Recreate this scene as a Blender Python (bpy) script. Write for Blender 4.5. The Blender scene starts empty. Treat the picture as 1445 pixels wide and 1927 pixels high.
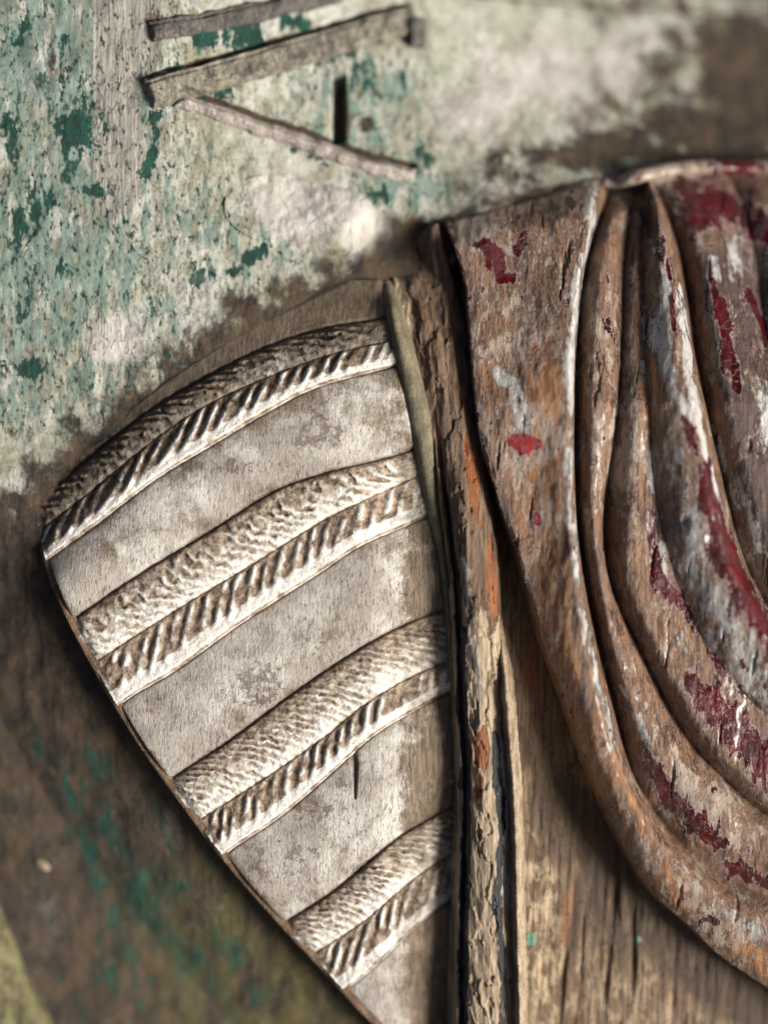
import bpy, math
import numpy as np

# ------------------------------------------------------------------ units
# The carving is laid out on its own plane in "carving units" (1 unit = 0.2 mm): u to the right,
# v downwards, h out of the plane towards the viewer.  The board lies flat: X = u, Y = -v, Z = h.
S = 0.0002
UC, VC = 722.5, 963.5
HF = 72.0            # height of the plane in focus
CAMD = 4000.0        # distance from that plane to the lens

sc = bpy.context.scene
R = math.radians

# ------------------------------------------------------------------ camera
cam = bpy.data.cameras.new('camera')
camo = bpy.data.objects.new('camera', cam)
sc.collection.objects.link(camo)
camo.location = (0.0, 0.0, (HF + CAMD) * S)
camo.rotation_euler = (0, 0, 0)
cam.sensor_fit = 'VERTICAL'
cam.sensor_height = 24.0
cam.sensor_width = 36.0
cam.lens = 24.0 * CAMD / 1927.0
cam.clip_start = 0.01
cam.clip_end = 50.0
cam.dof.use_dof = True
cam.dof.focus_distance = CAMD * S
cam.dof.aperture_fstop = (cam.lens / 1000.0) / (0.085 * CAMD * S)
cam.dof.aperture_blades = 0
sc.camera = camo

# ------------------------------------------------------------------ light
SUN_TO = (0.82, -0.26, 0.54)           # direction from the carving towards the sun
world = bpy.data.worlds.new('World')
sc.world = world
world.use_nodes = True
wn = world.node_tree
for n in list(wn.nodes):
    wn.nodes.remove(n)
sky = wn.nodes.new('ShaderNodeTexSky')
sky.sky_type = 'NISHITA'
sky.sun_disc = False
_l = math.sqrt(sum(c * c for c in SUN_TO))
sky.sun_elevation = math.asin(SUN_TO[2] / _l)
sky.sun_rotation = math.atan2(SUN_TO[0], SUN_TO[1])
sky.air_density = 0.35
sky.dust_density = 5.0
sky.ozone_density = 0.0
bg = wn.nodes.new('ShaderNodeBackground')
bg.inputs['Strength'].default_value = 0.05
wo = wn.nodes.new('ShaderNodeOutputWorld')
wn.links.new(sky.outputs[0], bg.inputs[0])
wn.links.new(bg.outputs[0], wo.inputs[0])

sun = bpy.data.lights.new('sun', 'SUN')
sun.energy = 5.0
sun.angle = R(17)
sun.color = (1.0, 0.93, 0.84)
suno = bpy.data.objects.new('sun', sun)
sc.collection.objects.link(suno)
import mathutils
suno.rotation_euler = mathutils.Vector(SUN_TO).to_track_quat('Z', 'Y').to_euler()
suno.location = (0.8, -0.3, 0.5)

sc.view_settings.view_transform = 'Standard'
sc.view_settings.look = 'None'
sc.view_settings.gamma = 1.0
sc.view_settings.exposure = 0.45
sc.view_settings.use_curve_mapping = False

# ------------------------------------------------------------------ noise
_rng = np.random.RandomState(7)
_PERM = _rng.permutation(4096).astype(np.int64)
_GX = np.cos(_rng.rand(4096) * 2 * np.pi).astype(np.float32)
_GY = np.sin(_rng.rand(4096) * 2 * np.pi).astype(np.float32)
_GA = (_rng.rand(4096) * 2 * np.pi)
_GX = np.cos(_GA).astype(np.float32)
_GY = np.sin(_GA).astype(np.float32)


def pn(x, y, seed=0):
    xi = np.floor(x).astype(np.int64)
    yi = np.floor(y).astype(np.int64)
    fx = (x - xi).astype(np.float32)
    fy = (y - yi).astype(np.float32)
    wx = fx * fx * fx * (fx * (fx * 6 - 15) + 10)
    wy = fy * fy * fy * (fy * (fy * 6 - 15) + 10)

    def g(ix, iy, dx, dy):
        h = _PERM[(_PERM[(ix + seed * 131) & 4095] + iy) & 4095]
        return _GX[h] * dx + _GY[h] * dy
    a = g(xi, yi, fx, fy)
    b = g(xi + 1, yi, fx - 1, fy)
    c = g(xi, yi + 1, fx, fy - 1)
    d = g(xi + 1, yi + 1, fx - 1, fy - 1)
    return ((a + (b - a) * wx) * (1 - wy) + (c + (d - c) * wx) * wy) * 1.5


def fbm(U, V, per, octs=4, seed=0, gain=0.5, su=1.0, sv=1.0, ang=0.0):
    """roughly -1..1; per = largest period in units; su, sv stretch the pattern"""
    c, s = math.cos(ang), math.sin(ang)
    x = (U * c + V * s) / (per * su)
    y = (-U * s + V * c) / (per * sv)
    out = np.zeros_like(x, dtype=np.float32)
    a, f = 1.0, 1.0
    for o in range(octs):
        out += a * pn(x * f + o * 17.3, y * f + o * 9.1, seed + o)
        a *= gain
        f *= 2.03
    return out


def ss(x, a=0.0, b=1.0):
    t = np.clip((x - a) / (b - a), 0, 1)
    return t * t * (3 - 2 * t)


# ------------------------------------------------------------------ curves and their distance fields
GX0, GY0, GX1, GY1, GS = -420.0, -420.0, 1920.0, 2380.0, 6.0
_gu = np.arange(GX0, GX1 + GS, GS, dtype=np.float32)
_gv = np.arange(GY0, GY1 + GS, GS, dtype=np.float32)
_GU, _GV = np.meshgrid(_gu, _gv)


def spline(pts, n=10):
    p = np.array(pts, dtype=np.float64)
    p = np.vstack([2 * p[0] - p[1], p, 2 * p[-1] - p[-2]])
    out = []
    for i in range(1, len(p) - 2):
        for k in range(n):
            t = k / n
            a, b, c, d = p[i - 1], p[i], p[i + 1], p[i + 2]
            out.append(0.5 * ((2 * b) + (-a + c) * t + (2 * a - 5 * b + 4 * c - d) * t * t
                              + (-a + 3 * b - 3 * c + d) * t ** 3))
    out.append(p[-2])
    return np.array(out)


class Curve:
    """signed distance (positive on the right-hand side when walked down / on the lower side when
    walked to the right) and arc length, tabulated coarsely and read back smoothly"""

    def __init__(self, pts, flip=False, n=6, ext=True):
        q = [tuple(a) for a in pts]
        if ext:
            a, b = np.array(q[0], float), np.array(q[1], float)
            q.insert(0, tuple(a + (a - b) / np.linalg.norm(a - b) * 600))
            a, b = np.array(q[-1], float), np.array(q[-2], float)
            q.append(tuple(a + (a - b) / np.linalg.norm(a - b) * 600))
            core = spline(pts, n)
            P = np.vstack([np.array(q[0]), core, np.array(q[-1])])
            off = np.linalg.norm(P[1] - P[0])
        else:
            P = spline(pts, n)
            off = 0
        best = np.full(_GU.shape, 1e12, np.float32)
        sd = np.zeros_like(best)
        arc = np.zeros_like(best)
        s0 = -off
        for i in range(len(P) - 1):
            ax, ay = P[i]
            bx, by = P[i + 1]
            dx, dy = bx - ax, by - ay
            L = math.hypot(dx, dy)
            if L < 1e-6:
                continue
            t = ((_GU - ax) * dx + (_GV - ay) * dy) / (L * L)
            tc = np.clip(t, 0, 1)
            ex = _GU - (ax + tc * dx)
            ey = _GV - (ay + tc * dy)
            d2 = ex * ex + ey * ey
            cr = (dx * (_GV - ay) - dy * (_GU - ax))
            m = d2 < best
            best = np.where(m, d2, best)
            sgn = np.where(cr >= 0, 1.0, -1.0)
            sd = np.where(m, np.sqrt(d2) * sgn, sd)
            arc = np.where(m, s0 + tc * L, arc)
            s0 += L
        k = -1.0 if flip else 1.0
        self.sd = (sd * k).astype(np.float32)
        self.arc = arc.astype(np.float32)

    def _read(self, T, U, V):
        x = np.clip((U - GX0) / GS, 0, len(_gu) - 1.001)
        y = np.clip((V - GY0) / GS, 0, len(_gv) - 1.001)
        xi = x.astype(np.int32)
        yi = y.astype(np.int32)
        fx = x - xi
        fy = y - yi
        return (T[yi, xi] * (1 - fx) * (1 - fy) + T[yi, xi + 1] * fx * (1 - fy)
                + T[yi + 1, xi] * (1 - fx) * fy + T[yi + 1, xi + 1] * fx * fy)

    def d(self, U, V):
        return self._read(self.sd, U, V)

    def s(self, U, V):
        return self._read(self.arc, U, V)


def down(pts):      # walked downwards: positive to the right
    return Curve(pts, flip=True)


def across(pts):    # walked to the right: positive below
    return Curve(pts)


def blobs(U, V, lst, grow=1.0, p=1.3):
    """soft patches (u, v, ru, rv, tilt in degrees, strength)"""
    o = np.zeros_like(U, dtype=np.float32)
    for (a, b, ru, rv, t, k) in lst:
        c, s = math.cos(R(t)), math.sin(R(t))
        x = ((U - a) * c + (V - b) * s) / (ru * grow)
        y = (-(U - a) * s + (V - b) * c) / (rv * grow)
        o = np.maximum(o, k * np.exp(-(x * x + y * y) ** p * 0.9))
    return o


def stroke(U, V, pts, w, k=1.0, p=1.0):
    """a patch following a line; w = half width (number or one per point)"""
    P = np.array(pts, float)
    W = np.full(len(P), w, float) if np.isscalar(w) else np.array(w, float)
    o = np.zeros_like(U, dtype=np.float32)
    for i in range(len(P) - 1):
        dx, dy = P[i + 1] - P[i]
        L2 = dx * dx + dy * dy
        t = np.clip(((U - P[i, 0]) * dx + (V - P[i, 1]) * dy) / L2, 0, 1)
        d2 = (U - P[i, 0] - t * dx) ** 2 + (V - P[i, 1] - t * dy) ** 2
        ww = W[i] + (W[i + 1] - W[i]) * t
        o = np.maximum(o, k * np.exp(-(d2 / (ww * ww)) ** p * 0.8))
    return o


# fan outline
C_TOP = across([(20, 1010), (66, 945), (130, 872), (230, 782), (330, 706), (450, 628), (560, 572),
                (640, 532), (722, 488), (860, 430)])
C_LOW = down([(40, 900), (66, 950), (92, 1060), (168, 1222), (258, 1380), (348, 1512), (420, 1610),
              (520, 1730), (604, 1822), (700, 1930), (860, 2100)])
C_FR = down([(690, 430), (712, 520), (735, 640), (775, 830), (795, 930), (822, 1060), (840, 1200),
             (850, 1350), (855, 1500), (852, 1700), (850, 1950)])
BANDS = [
    dict(T=across([(40, 985), (90, 925), (180, 850), (300, 760), (420, 692), (520, 645), (620, 615), (728, 598)]),
         M=across([(60, 1010), (90, 985), (170, 925), (300, 820), (400, 757), (500, 712), (620, 668), (730, 643)]),
         B=across([(60, 1075), (96, 1045), (180, 985), (300, 895), (400, 835), (500, 775), (600, 725), (740, 688)]),
         k=0.47, per=24.0, rk=-0.15, rper=19.0),
    dict(T=across([(110, 1190), (150, 1160), (260, 1085), (400, 1000), (520, 925), (620, 890), (700, 870), (780, 848)]),
         M=across([(150, 1268), (190, 1240), (330, 1150), (480, 1060), (600, 985), (690, 940), (795, 893)]),
         B=across([(200, 1345), (250, 1305), (330, 1258), (460, 1165), (600, 1075), (680, 1022), (800, 972)]),
         k=0.16, per=26.0, rk=-0.55, rper=21.0),
    dict(T=across([(290, 1495), (335, 1460), (440, 1390), (560, 1300), (680, 1220), (760, 1178), (840, 1150)]),
         M=across([(345, 1572), (385, 1540), (480, 1478), (600, 1395), (680, 1330), (760, 1282), (850, 1245)]),
         B=across([(390, 1640), (430, 1602), (520, 1540), (600, 1472), (700, 1382), (780, 1335), (850, 1302)]),
         k=0.10, per=23.0, rk=-0.25, rper=14.0),
    dict(T=across([(510, 1770), (548, 1738), (620, 1690), (700, 1622), (760, 1575), (850, 1530)]),
         M=across([(550, 1838), (585, 1810), (680, 1745), (770, 1670), (860, 1612)]),
         B=across([(605, 1910), (645, 1877), (700, 1830), (780, 1755), (860, 1700)]),
         k=0.22, per=22.0, rk=-0.30, rper=14.0),
]
# middle ridge
C_OR = down([(722, 430), (742, 520), (768, 640), (812, 800), (828, 920), (845, 1050), (856, 1200), (862, 1350),
             (868, 1500), (864, 1700), (862, 1950)])
C_RC = down([(775, 430), (790, 500), (812, 600), (850, 760), (868, 900), (882, 1050), (897, 1200), (906, 1350),
             (914, 1500), (920, 1700), (925, 1950)])
C_RR = down([(825, 420), (845, 500), (872, 600), (896, 760), (915, 900), (926, 1020), (934, 1150), (944, 1300),
             (957, 1450), (964, 1600), (969, 1800), (975, 1950)])
# cloth folds, outside to inside
C_A0 = down([(822, 370), (850, 440), (876, 540), (887, 680), (900, 820), (932, 930), (972, 1050), (1011, 1187),
             (1053, 1305), (1096, 1428), (1155, 1564), (1218, 1673), (1291, 1742), (1382, 1824), (1600, 1960)])
C_A1 = down([(1135, 300), (1110, 400), (1086, 520), (1068, 650), (1060, 800), (1062, 950), (1070, 1060),
             (1086, 1187), (1112, 1305), (1145, 1428), (1196, 1532), (1260, 1619), (1337, 1687), (1445, 1746),
             (1600, 1830)])
C_G1 = down([(1168, 320), (1128, 430), (1104, 520), (1089, 650), (1083, 800), (1087, 960), (1098, 1060),
             (1123, 1187), (1157, 1323), (1193, 1455), (1248, 1549), (1312, 1620), (1384, 1668), (1445, 1690),
             (1600, 1740)])
C_B = down([(1192, 330), (1152, 440), (1132, 550), (1120, 700), (1114, 850), (1112, 960), (1122, 1060),
            (1146, 1187), (1184, 1305), (1222, 1385), (1280, 1460), (1345, 1530), (1445, 1592), (1600, 1680)])
C_G2 = down([(1212, 330), (1190, 430), (1180, 520), (1172, 650), (1160, 800), (1144, 920), (1138, 1010),
             (1148, 1085), (1168, 1145), (1214, 1241), (1260, 1332), (1310, 1410), (1378, 1480), (1445, 1538),
             (1600, 1640)])
C_C0 = down([(1224, 330), (1210, 430), (1202, 520), (1197, 650), (1196, 800), (1192, 930), (1182, 1030),
             (1198, 1120), (1240, 1215), (1284, 1300), (1332, 1375), (1392, 1440), (1445, 1488), (1600, 1590)])
C_C1 = down([(1228, 330), (1220, 430), (1216, 520), (1216, 650), (1218, 800), (1232, 950), (1265, 1080),
             (1312, 1190), (1385, 1290), (1445, 1350), (1600, 1480)])
C_CM = down([(1236, 330), (1252, 430), (1264, 520), (1272, 660), (1288, 790), (1312, 920), (1345, 1040),
             (1385, 1135), (1445, 1220), (1600, 1390)])
C_G3 = down([(1252, 330), (1286, 430), (1305, 540), (1318, 680), (1338, 800), (1366, 920), (1394, 1030),
             (1428, 1110), (1475, 1180), (1600, 1310)])
C_D = down([(1290, 320), (1330, 430), (1352, 600), (1374, 740), (1402, 860), (1440, 960), (1600, 1190)])
C_G4 = down([(1400, 280), (1437, 450), (1448, 620), (1474, 800), (1510, 900), (1640, 1090)])
C_E = down([(1470, 280), (1505, 450), (1530, 700), (1700, 1000)])
C_CT = across([(700, 462), (760, 436), (810, 410), (870, 388), (950, 364), (1040, 342), (1110, 322), (1165, 326),
               (1215, 316), (1290, 298), (1370, 290), (1445, 288), (1700, 280)])


C_BG1 = across([(262, 146), (405, 96), (545, 46), (665, 2), (775, -34)])
C_BG2 = across([(335, 158), (475, 204), (605, 244), (696, 274), (790, 294)])

# ------------------------------------------------------------------ height functions
def warp_depth(U, V):
    """the old carved board is bowed: its top right and its foot fall back"""
    tr = np.clip((U - 300) / 1100, 0, 1.3) * np.clip((760 - V) / 760, 0, 1.3)
    return -330 * tr - 75 * np.clip((V - 1150) / 780, 0, 1.6) ** 1.4


def h_board(U, V):
    h = 38 - 0.40 * np.clip(-C_LOW.d(U, V) - 6, 0, 230) * ss(V, 860, 1120)
    h = h - 50 * ss(V + U * 0.4, 1000, 1600) * ss(C_LOW.d(U, V), 60, 400)
    h = h + 44 * np.exp(-np.clip(-C_CT.d(U, V), 0, 900) / 130) * ss(U, 800, 960)
    h = h - 30 * np.exp(-(((U - 752) / 60) ** 2 + ((V - 440) / 40) ** 2))
    h = h + 14 * np.exp(-np.clip(-C_LOW.d(U, V), 0, 999) / 40) * ss(V, 950, 1150) * (C_LOW.d(U, V) < 60)
    h = h + 6 * fbm(U, V, 230, 3, 3)
    h = h + 3.2 * fbm(U, V, 60, 3, 21) 
    for cv, w, dp, a, b in ((C_BG1, 5, 13, 268, 770), (C_BG2, 6, 15, 330, 790)):
        h = h - dp * np.exp(-(cv.d(U, V) / w) ** 2) * ss(U, a, a + 12) * ss(b - U, 0, 12)
    # carved slot
    m = ss(U, 620, 625) * ss(649 - U, 0, 5) * ss(V + 0.1 * U, 178, 190) * ss(318 - V - 0.1 * U, 0, 12)
    h = h - 34 * m
    # lengthwise planing marks
    h = h + 0.6 * fbm(U, V, 26, 3, 5, su=0.5, sv=9, ang=R(-3)) * ss(640 - U, 0, 160)
    return h + warp_depth(U, V)


def h_fan(U, V):
    dt = np.clip(C_TOP.d(U, V), -50, 400)
    dl = C_LOW.d(U, V)
    h = 29 + 51 * np.sin(np.clip(dt, 0, 175) / 180 * np.pi / 2)
    h = h + 10 * ss(dl, 0, 260) - 7 * np.exp(-np.clip(dl, 0, 200) / 14)
    dr = -C_FR.d(U, V)
    h = h - 46 * (1 - ss(dr, 0, 150)) * ss(V, 620, 1050)
    h = h + 2.4 * fbm(U, V, 180, 3, 11)
    h = h + 0.5 * warp_depth(U, V) * ss(V, 500, 760) + warp_depth(U, V) * (1 - ss(V, 500, 760)) \
        + 0.5 * np.where(V > 1150, warp_depth(U, V), 0)
    return h


def band_bulge(U, V):
    """how the plain cloth swells between bands and sinks where a band is set into it"""
    o = np.zeros_like(U, dtype=np.float32)
    for a, b in zip(BANDS[:-1], BANDS[1:]):
        x, y = a['B'].d(U, V), b['T'].d(U, V)
        t = np.clip(x / (x - y + 1e-3), 0, 1)
        o += 11 * np.sin(np.pi * t) * ((x > 0) & (y < 0))
    for b in BANDS:
        o -= 7 * np.exp(-(b['T'].d(U, V) / 5.0) ** 2)
        o -= 5.5 * np.exp(-((b['B'].d(U, V) - 1) / 3.6) ** 2)
        o += 5 * ss(-b['T'].d(U, V), 60, 0) * ss(-b['T'].d(U, V), -8, 0) * 0
    return o


FOLDS = [(C_A0, 90, 'e'), (C_A1, 140, 'c'), (C_G1, 54, 'g'), (C_B, 110, 'c'), (C_G2, 54, 'g'), (C_C0, 102, 'c'),
         (C_C1, 93, 'g'), (C_CM, 142, 'c'), (C_G3, 60, 'g'), (C_D, 112, 'c'), (C_G4, 80, 'g'), (C_E, 118, 'c')]


GFILL = {2: .15, 4: .62, 6: .6, 8: .1, 10: .3, 0: 0, 1: 0, 3: 0, 5: 0, 7: 0, 9: 0, 11: 0}


def h_cloth(U, V):
    ds = [c.d(U, V) for c, _, _ in FOLDS]
    ds_top = C_CT.d(U, V)
    h = np.full(U.shape, 66.0, np.float32)
    for i in range(len(FOLDS) - 1):
        a, b = ds[i], ds[i + 1]
        inside = (a > 0) & (b <= 0)
        t = np.clip(a / (a - b + 1e-3), 0, 1)
        ha, hb = FOLDS[i][1], FOLDS[i + 1][1]
        ta, tb = FOLDS[i][2], FOLDS[i + 1][2]
        if ta == 'g':
            f = np.sin(t * np.pi / 2) ** 0.9
        elif ta == 'c' and tb == 'g':
            f = 1 - np.sin((1 - t) * np.pi / 2) ** 0.9
        else:
            rd = ss(V, 1020, 1330)
            f = (1 - rd) * (0.12 * np.minimum(t * 12, 1) + 0.88 * (t ** 2 * (1.9 - 0.9 * t))) \
                + rd * np.sin(t * np.pi / 2) ** .8 if ta == 'e' else t
        # folds are shallow where they are gathered at the top
        fa = ha if ta != 'g' else ha + (98 - ha) * np.clip(GFILL[i] * ss(1000 - V, 0, 350) + .75 * (1 - ss(ds_top, 10, 110)), 0, 1)
        fb = hb if tb != 'g' else hb + (98 - hb) * np.clip(GFILL[i + 1] * ss(1000 - V, 0, 350) + .75 * (1 - ss(ds_top, 10, 110)), 0, 1)
        h = np.where(inside, fa + (fb - fa) * f, h)
    h = np.where(ds[-1] > 0, FOLDS[-1][1], h)
    top = C_CT.d(U, V)
    h = h - 40 * (1 - ss(top, -4, 80)) - 16 * (1 - ss(top, -2, 18))
    h = h - 60 * np.clip(-top / 14, 0, 3)
    # a flat toolmark along the outer flap and the knotty blister
    h = h + 9 * np.exp(-(((U - 1297) / 24) ** 2 + ((V - 1010) / 30) ** 2) ** 2)
    h = h + 4.0 * fbm(U, V, 130, 4, 31, su=0.6, sv=1.8, ang=R(8)) + 1.0 * fbm(U, V, 20, 3, 33, su=0.7, sv=1.6)
    h = h - 4 * ss(fbm(U, V, 46, 4, 35, su=0.4, sv=3.6, ang=R(6)), 0.72, 0.9)
    h = h + 0.95 * warp_depth(U, V) + 4
    return h


def h_ridge(U, V):
    a, c, r = C_OR.d(U, V), C_RC.d(U, V), C_RR.d(U, V)
    t1 = np.clip(a / (a - c + 1e-3), 0, 1)
    t2 = np.clip(c / (c - r + 1e-3), 0, 1)
    low = 74 - 16 * ss(900 - V, 0, 200)
    top = 106 - 30 * ss(1000 - V, 0, 250)
    rr = 82 - 30 * ss(1050 - V, 0, 250)
    fall = 66 * ss(680 - V, 0, 230)
    low, top, rr = low - fall * .4, top - fall * .7, rr - fall * .1
    h = np.where(c < 0, low + (top - low) * np.sin(t1 * np.pi / 2), rr + (top - rr) * np.cos(t2 * np.pi / 2))
    h = h - 14 * np.exp(-((a - 8) / 5.0) ** 2) * ss(V, 760, 900)
    # split bark-like strips
    n = fbm(U - 0.10 * V, V, 44, 4, 41, su=0.6, sv=2.6)
    h = h + 4.0 * n
    h = h - 5 * ss(fbm(U - 0.10 * V, V, 46, 4, 47, su=0.5, sv=2.8), 0.62, 0.75)
    h = h + 3.5 * ss(fbm(U - 0.10 * V, V, 70, 5, 49, su=0.6, sv=1.5), 0.05, 0.14)
    return h + 0.8 * warp_depth(U, V)


def h_plank(U, V):
    h = 44 - 22 * ss(1150 - V, 0, 300) + 4 * fbm(U, V, 200, 3, 51)
    g = fbm(U + 0.05 * V, V, 30, 4, 53, su=0.5, sv=7)
    h = h + 4.0 * g * ss(V, 1150, 1450)
    # broad hollow below the cloth, and long tool furrows
    h = h - 16 * np.exp(-((C_A0.d(U, V) + 60) / 55) ** 2) * ss(V, 1300, 1500)
    w = C_A0.d(U, V)
    for uu, k in ((1085, 9), (1118, 12), (1165, 8), (1210, 9)):
        x = U - (uu + (V - 1700) * (-0.12))
        x = x + 10 * fbm(U * 0 + uu, V, 260, 2, 55)
        h = h - .8 * k * np.exp(-(x / 8.0) ** 2) * ss(V, 1480, 1640) * (.5 + .8 * fbm(U * 0 + uu * 3, V, 120, 2, 57))
    # step at the lower right corner
    h = h - 22 * ss(U + 0.15 * V, 1655, 1672) * ss(V, 1700, 1800)
    return h + 0.8 * warp_depth(U, V)


# ------------------------------------------------------------------ mesh building
def grid(u0, v0, u1, v1, st):
    us = np.arange(u0, u1 + st * 0.5, st, dtype=np.float32)
    vs = np.arange(v0, v1 + st * 0.5, st, dtype=np.float32)
    return np.meshgrid(us, vs)


def sheet(name, U, V, H, keep, mat, parent=None, attrs=None, origin=None):
    ny, nx = U.shape
    ids = -np.ones(U.shape, np.int64)
    q = keep[:-1, :-1] & keep[1:, :-1] & keep[:-1, 1:] & keep[1:, 1:]
    used = np.zeros_like(keep)
    used[:-1, :-1] |= q
    used[1:, :-1] |= q
    used[:-1, 1:] |= q
    used[1:, 1:] |= q
    n = int(used.sum())
    ids[used] = np.arange(n)
    ox, oy, oz = origin if origin else (0, 0, 0)
    co = np.empty((n, 3), np.float32)
    co[:, 0] = (U[used] - UC) * S - ox
    co[:, 1] = (VC - V[used]) * S - oy
    co[:, 2] = H[used] * S - oz
    a = ids[:-1, :-1][q]
    b = ids[1:, :-1][q]
    c = ids[1:, 1:][q]
    d = ids[:-1, 1:][q]
    f = np.stack([a, b, c, d], 1).astype(np.int32)
    me = bpy.data.meshes.new(name)
    me.vertices.add(n)
    me.vertices.foreach_set('co', co.ravel())
    m = len(f)
    me.loops.add(m * 4)
    me.loops.foreach_set('vertex_index', f.ravel())
    me.polygons.add(m)
    me.polygons.foreach_set('loop_start', np.arange(0, m * 4, 4, dtype=np.int32))
    me.polygons.foreach_set('loop_total', np.full(m, 4, np.int32))
    me.polygons.foreach_set('use_smooth', np.ones(m, bool))
    me.update(calc_edges=True)
    for k, A in (attrs or {}).items():
        at = me.attributes.new(k, 'FLOAT', 'POINT')
        at.data.foreach_set('value', np.ascontiguousarray(A[used], dtype=np.float32))
    me.materials.append(mat)
    o = bpy.data.objects.new(name, me)
    sc.collection.objects.link(o)
    if parent:
        o.parent = parent
        o.location = (ox - parent.location[0], oy - parent.location[1], oz - parent.location[2]) if origin else \
            (-parent.location[0], -parent.location[1], -parent.location[2])
    elif origin:
        o.location = origin
    return o


def thing(name, label, cat, u=UC, v=VC, h=0.0, group=None):
    o = bpy.data.objects.new(name, None)
    sc.collection.objects.link(o)
    o.empty_display_size = 0.01
    o.location = ((u - UC) * S, (VC - v) * S, h * S)
    o['label'] = label
    o['category'] = cat
    if group:
        o['group'] = group
    return o


# ------------------------------------------------------------------ materials
class NT:
    def __init__(self, name):
        self.m = bpy.data.materials.new(name)
        self.m.use_nodes = True
        self.t = self.m.node_tree
        for n in list(self.t.nodes):
            self.t.nodes.remove(n)
        self.tc = self.n('ShaderNodeNewGeometry').outputs['Position']

    def n(self, typ, **kw):
        x = self.t.nodes.new(typ)
        for k, v in kw.items():
            setattr(x, k, v)
        return x

    def put(self, sock, v):
        if v is None:
            return
        if hasattr(v, 'default_value') or isinstance(v, bpy.types.NodeSocket):
            self.t.links.new(v, sock)
        else:
            if isinstance(v, tuple) and len(v) == 3 and sock.type == 'RGBA':
                v = (*v, 1)
            sock.default_value = v

    def math(self, op, a, b=None, c=None, clamp=False):
        x = self.n('ShaderNodeMath', operation=op, use_clamp=clamp)
        self.put(x.inputs[0], a)
        self.put(x.inputs[1], b)
        if c is not None:
            self.put(x.inputs[2], c)
        return x.outputs[0]

    def coords(self, per, stretch=(1, 1, 1), tilt=0.0):
        x = self.n('ShaderNodeMapping', vector_type='POINT')
        self.put(x.inputs['Vector'], self.tc)
        k = 1.0 / (per * S)
        x.inputs['Rotation'].default_value = (0, 0, -R(tilt))
        x.inputs['Scale'].default_value = (k / stretch[0], k / stretch[2], k / stretch[1])
        return x.outputs[0]

    def noise(self, per, detail=4.0, rough=0.55, stretch=(1, 1, 1), tilt=0.0, dist=0.0, off=0.0):
        x = self.n('ShaderNodeTexNoise')
        v = self.coords(per, stretch, tilt)
        if off:
            a = self.n('ShaderNodeVectorMath', operation='ADD')
            self.put(a.inputs[0], v)
            a.inputs[1].default_value = (off, off * 0.7, off * 1.3)
            v = a.outputs[0]
        self.put(x.inputs['Vector'], v)
        x.inputs['Scale'].default_value = 1.0
        x.inputs['Detail'].default_value = detail
        x.inputs['Roughness'].default_value = rough
        x.inputs['Distortion'].default_value = dist
        return x.outputs['Fac']

    def voro(self, per, stretch=(1, 1, 1), tilt=0.0, feature='DISTANCE_TO_EDGE', warp=0.0):
        x = self.n('ShaderNodeTexVoronoi', feature=feature)
        v = self.coords(per, stretch, tilt)
        if warp:
            nz = self.n('ShaderNodeTexNoise')
            self.put(nz.inputs['Vector'], v)
            nz.inputs['Scale'].default_value = 1.7
            nz.inputs['Detail'].default_value = 3
            s = self.n('ShaderNodeVectorMath', operation='SCALE')
            self.put(s.inputs[0], nz.outputs['Color'])
            s.inputs['Scale'].default_value = warp
            a = self.n('ShaderNodeVectorMath', operation='ADD')
            self.put(a.inputs[0], v)
            self.put(a.inputs[1], s.outputs[0])
            v = a.outputs[0]
        self.put(x.inputs['Vector'], v)
        x.inputs['Scale'].default_value = 1.0
        return x.outputs['Distance']

    def step(self, v, a, b):
        x = self.n('ShaderNodeMapRange', interpolation_type='SMOOTHSTEP')
        self.put(x.inputs['Value'], v)
        x.inputs['From Min'].default_value = a
        x.inputs['From Max'].default_value = b
        return x.outputs['Result']

    def attr(self, name):
        x = self.n('ShaderNodeAttribute', attribute_type='GEOMETRY', attribute_name=name)
        return x.outputs['Fac']

    def mix(self, f, a, b, mode='MIX'):
        x = self.n('ShaderNodeMix', data_type='RGBA', blend_type=mode)
        self.put(x.inputs[0], f)
        self.put(x.inputs[6], a)
        self.put(x.inputs[7], b)
        return x.outputs[2]

    def mixf(self, f, a, b):
        x = self.n('ShaderNodeMix', data_type='FLOAT')
        self.put(x.inputs[0], f)
        self.put(x.inputs[2], a)
        self.put(x.inputs[3], b)
        return x.outputs[0]

    def mask(self, attr, noise, amp, thr, w=0.03):
        """attribute pushed about by noise, then cut at thr"""
        v = self.math('ADD', self.attr(attr) if isinstance(attr, str) else attr,
                      self.math('MULTIPLY', self.math('SUBTRACT', noise, 0.5), amp * 2.1))
        return self.step(v, thr - w, thr + w), v

    def add(self, *a):
        o = a[0]
        for b in a[1:]:
            o = self.math('ADD', o, b)
        return o

    def mul(self, a, b):
        return self.math('MULTIPLY', a, b)

    def done(self, col, rough, height_px, spec=0.5, coat=None, strength=1.0):
        b = self.n('ShaderNodeBsdfPrincipled')
        self.put(b.inputs['Base Color'], col)
        self.put(b.inputs['Roughness'], rough)
        self.put(b.inputs['Specular IOR Level'], spec)
        if coat is not None:
            self.put(b.inputs['Coat Weight'], coat)
            b.inputs['Coat Roughness'].default_value = 0.25
        bp = self.n('ShaderNodeBump')
        bp.inputs['Strength'].default_value = strength
        bp.inputs['Distance'].default_value = S
        self.put(bp.inputs['Height'], height_px)
        self.t.links.new(bp.outputs[0], b.inputs['Normal'])
        o = self.n('ShaderNodeOutputMaterial')
        self.t.links.new(b.outputs[0], o.inputs[0])
        return self.m


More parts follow.
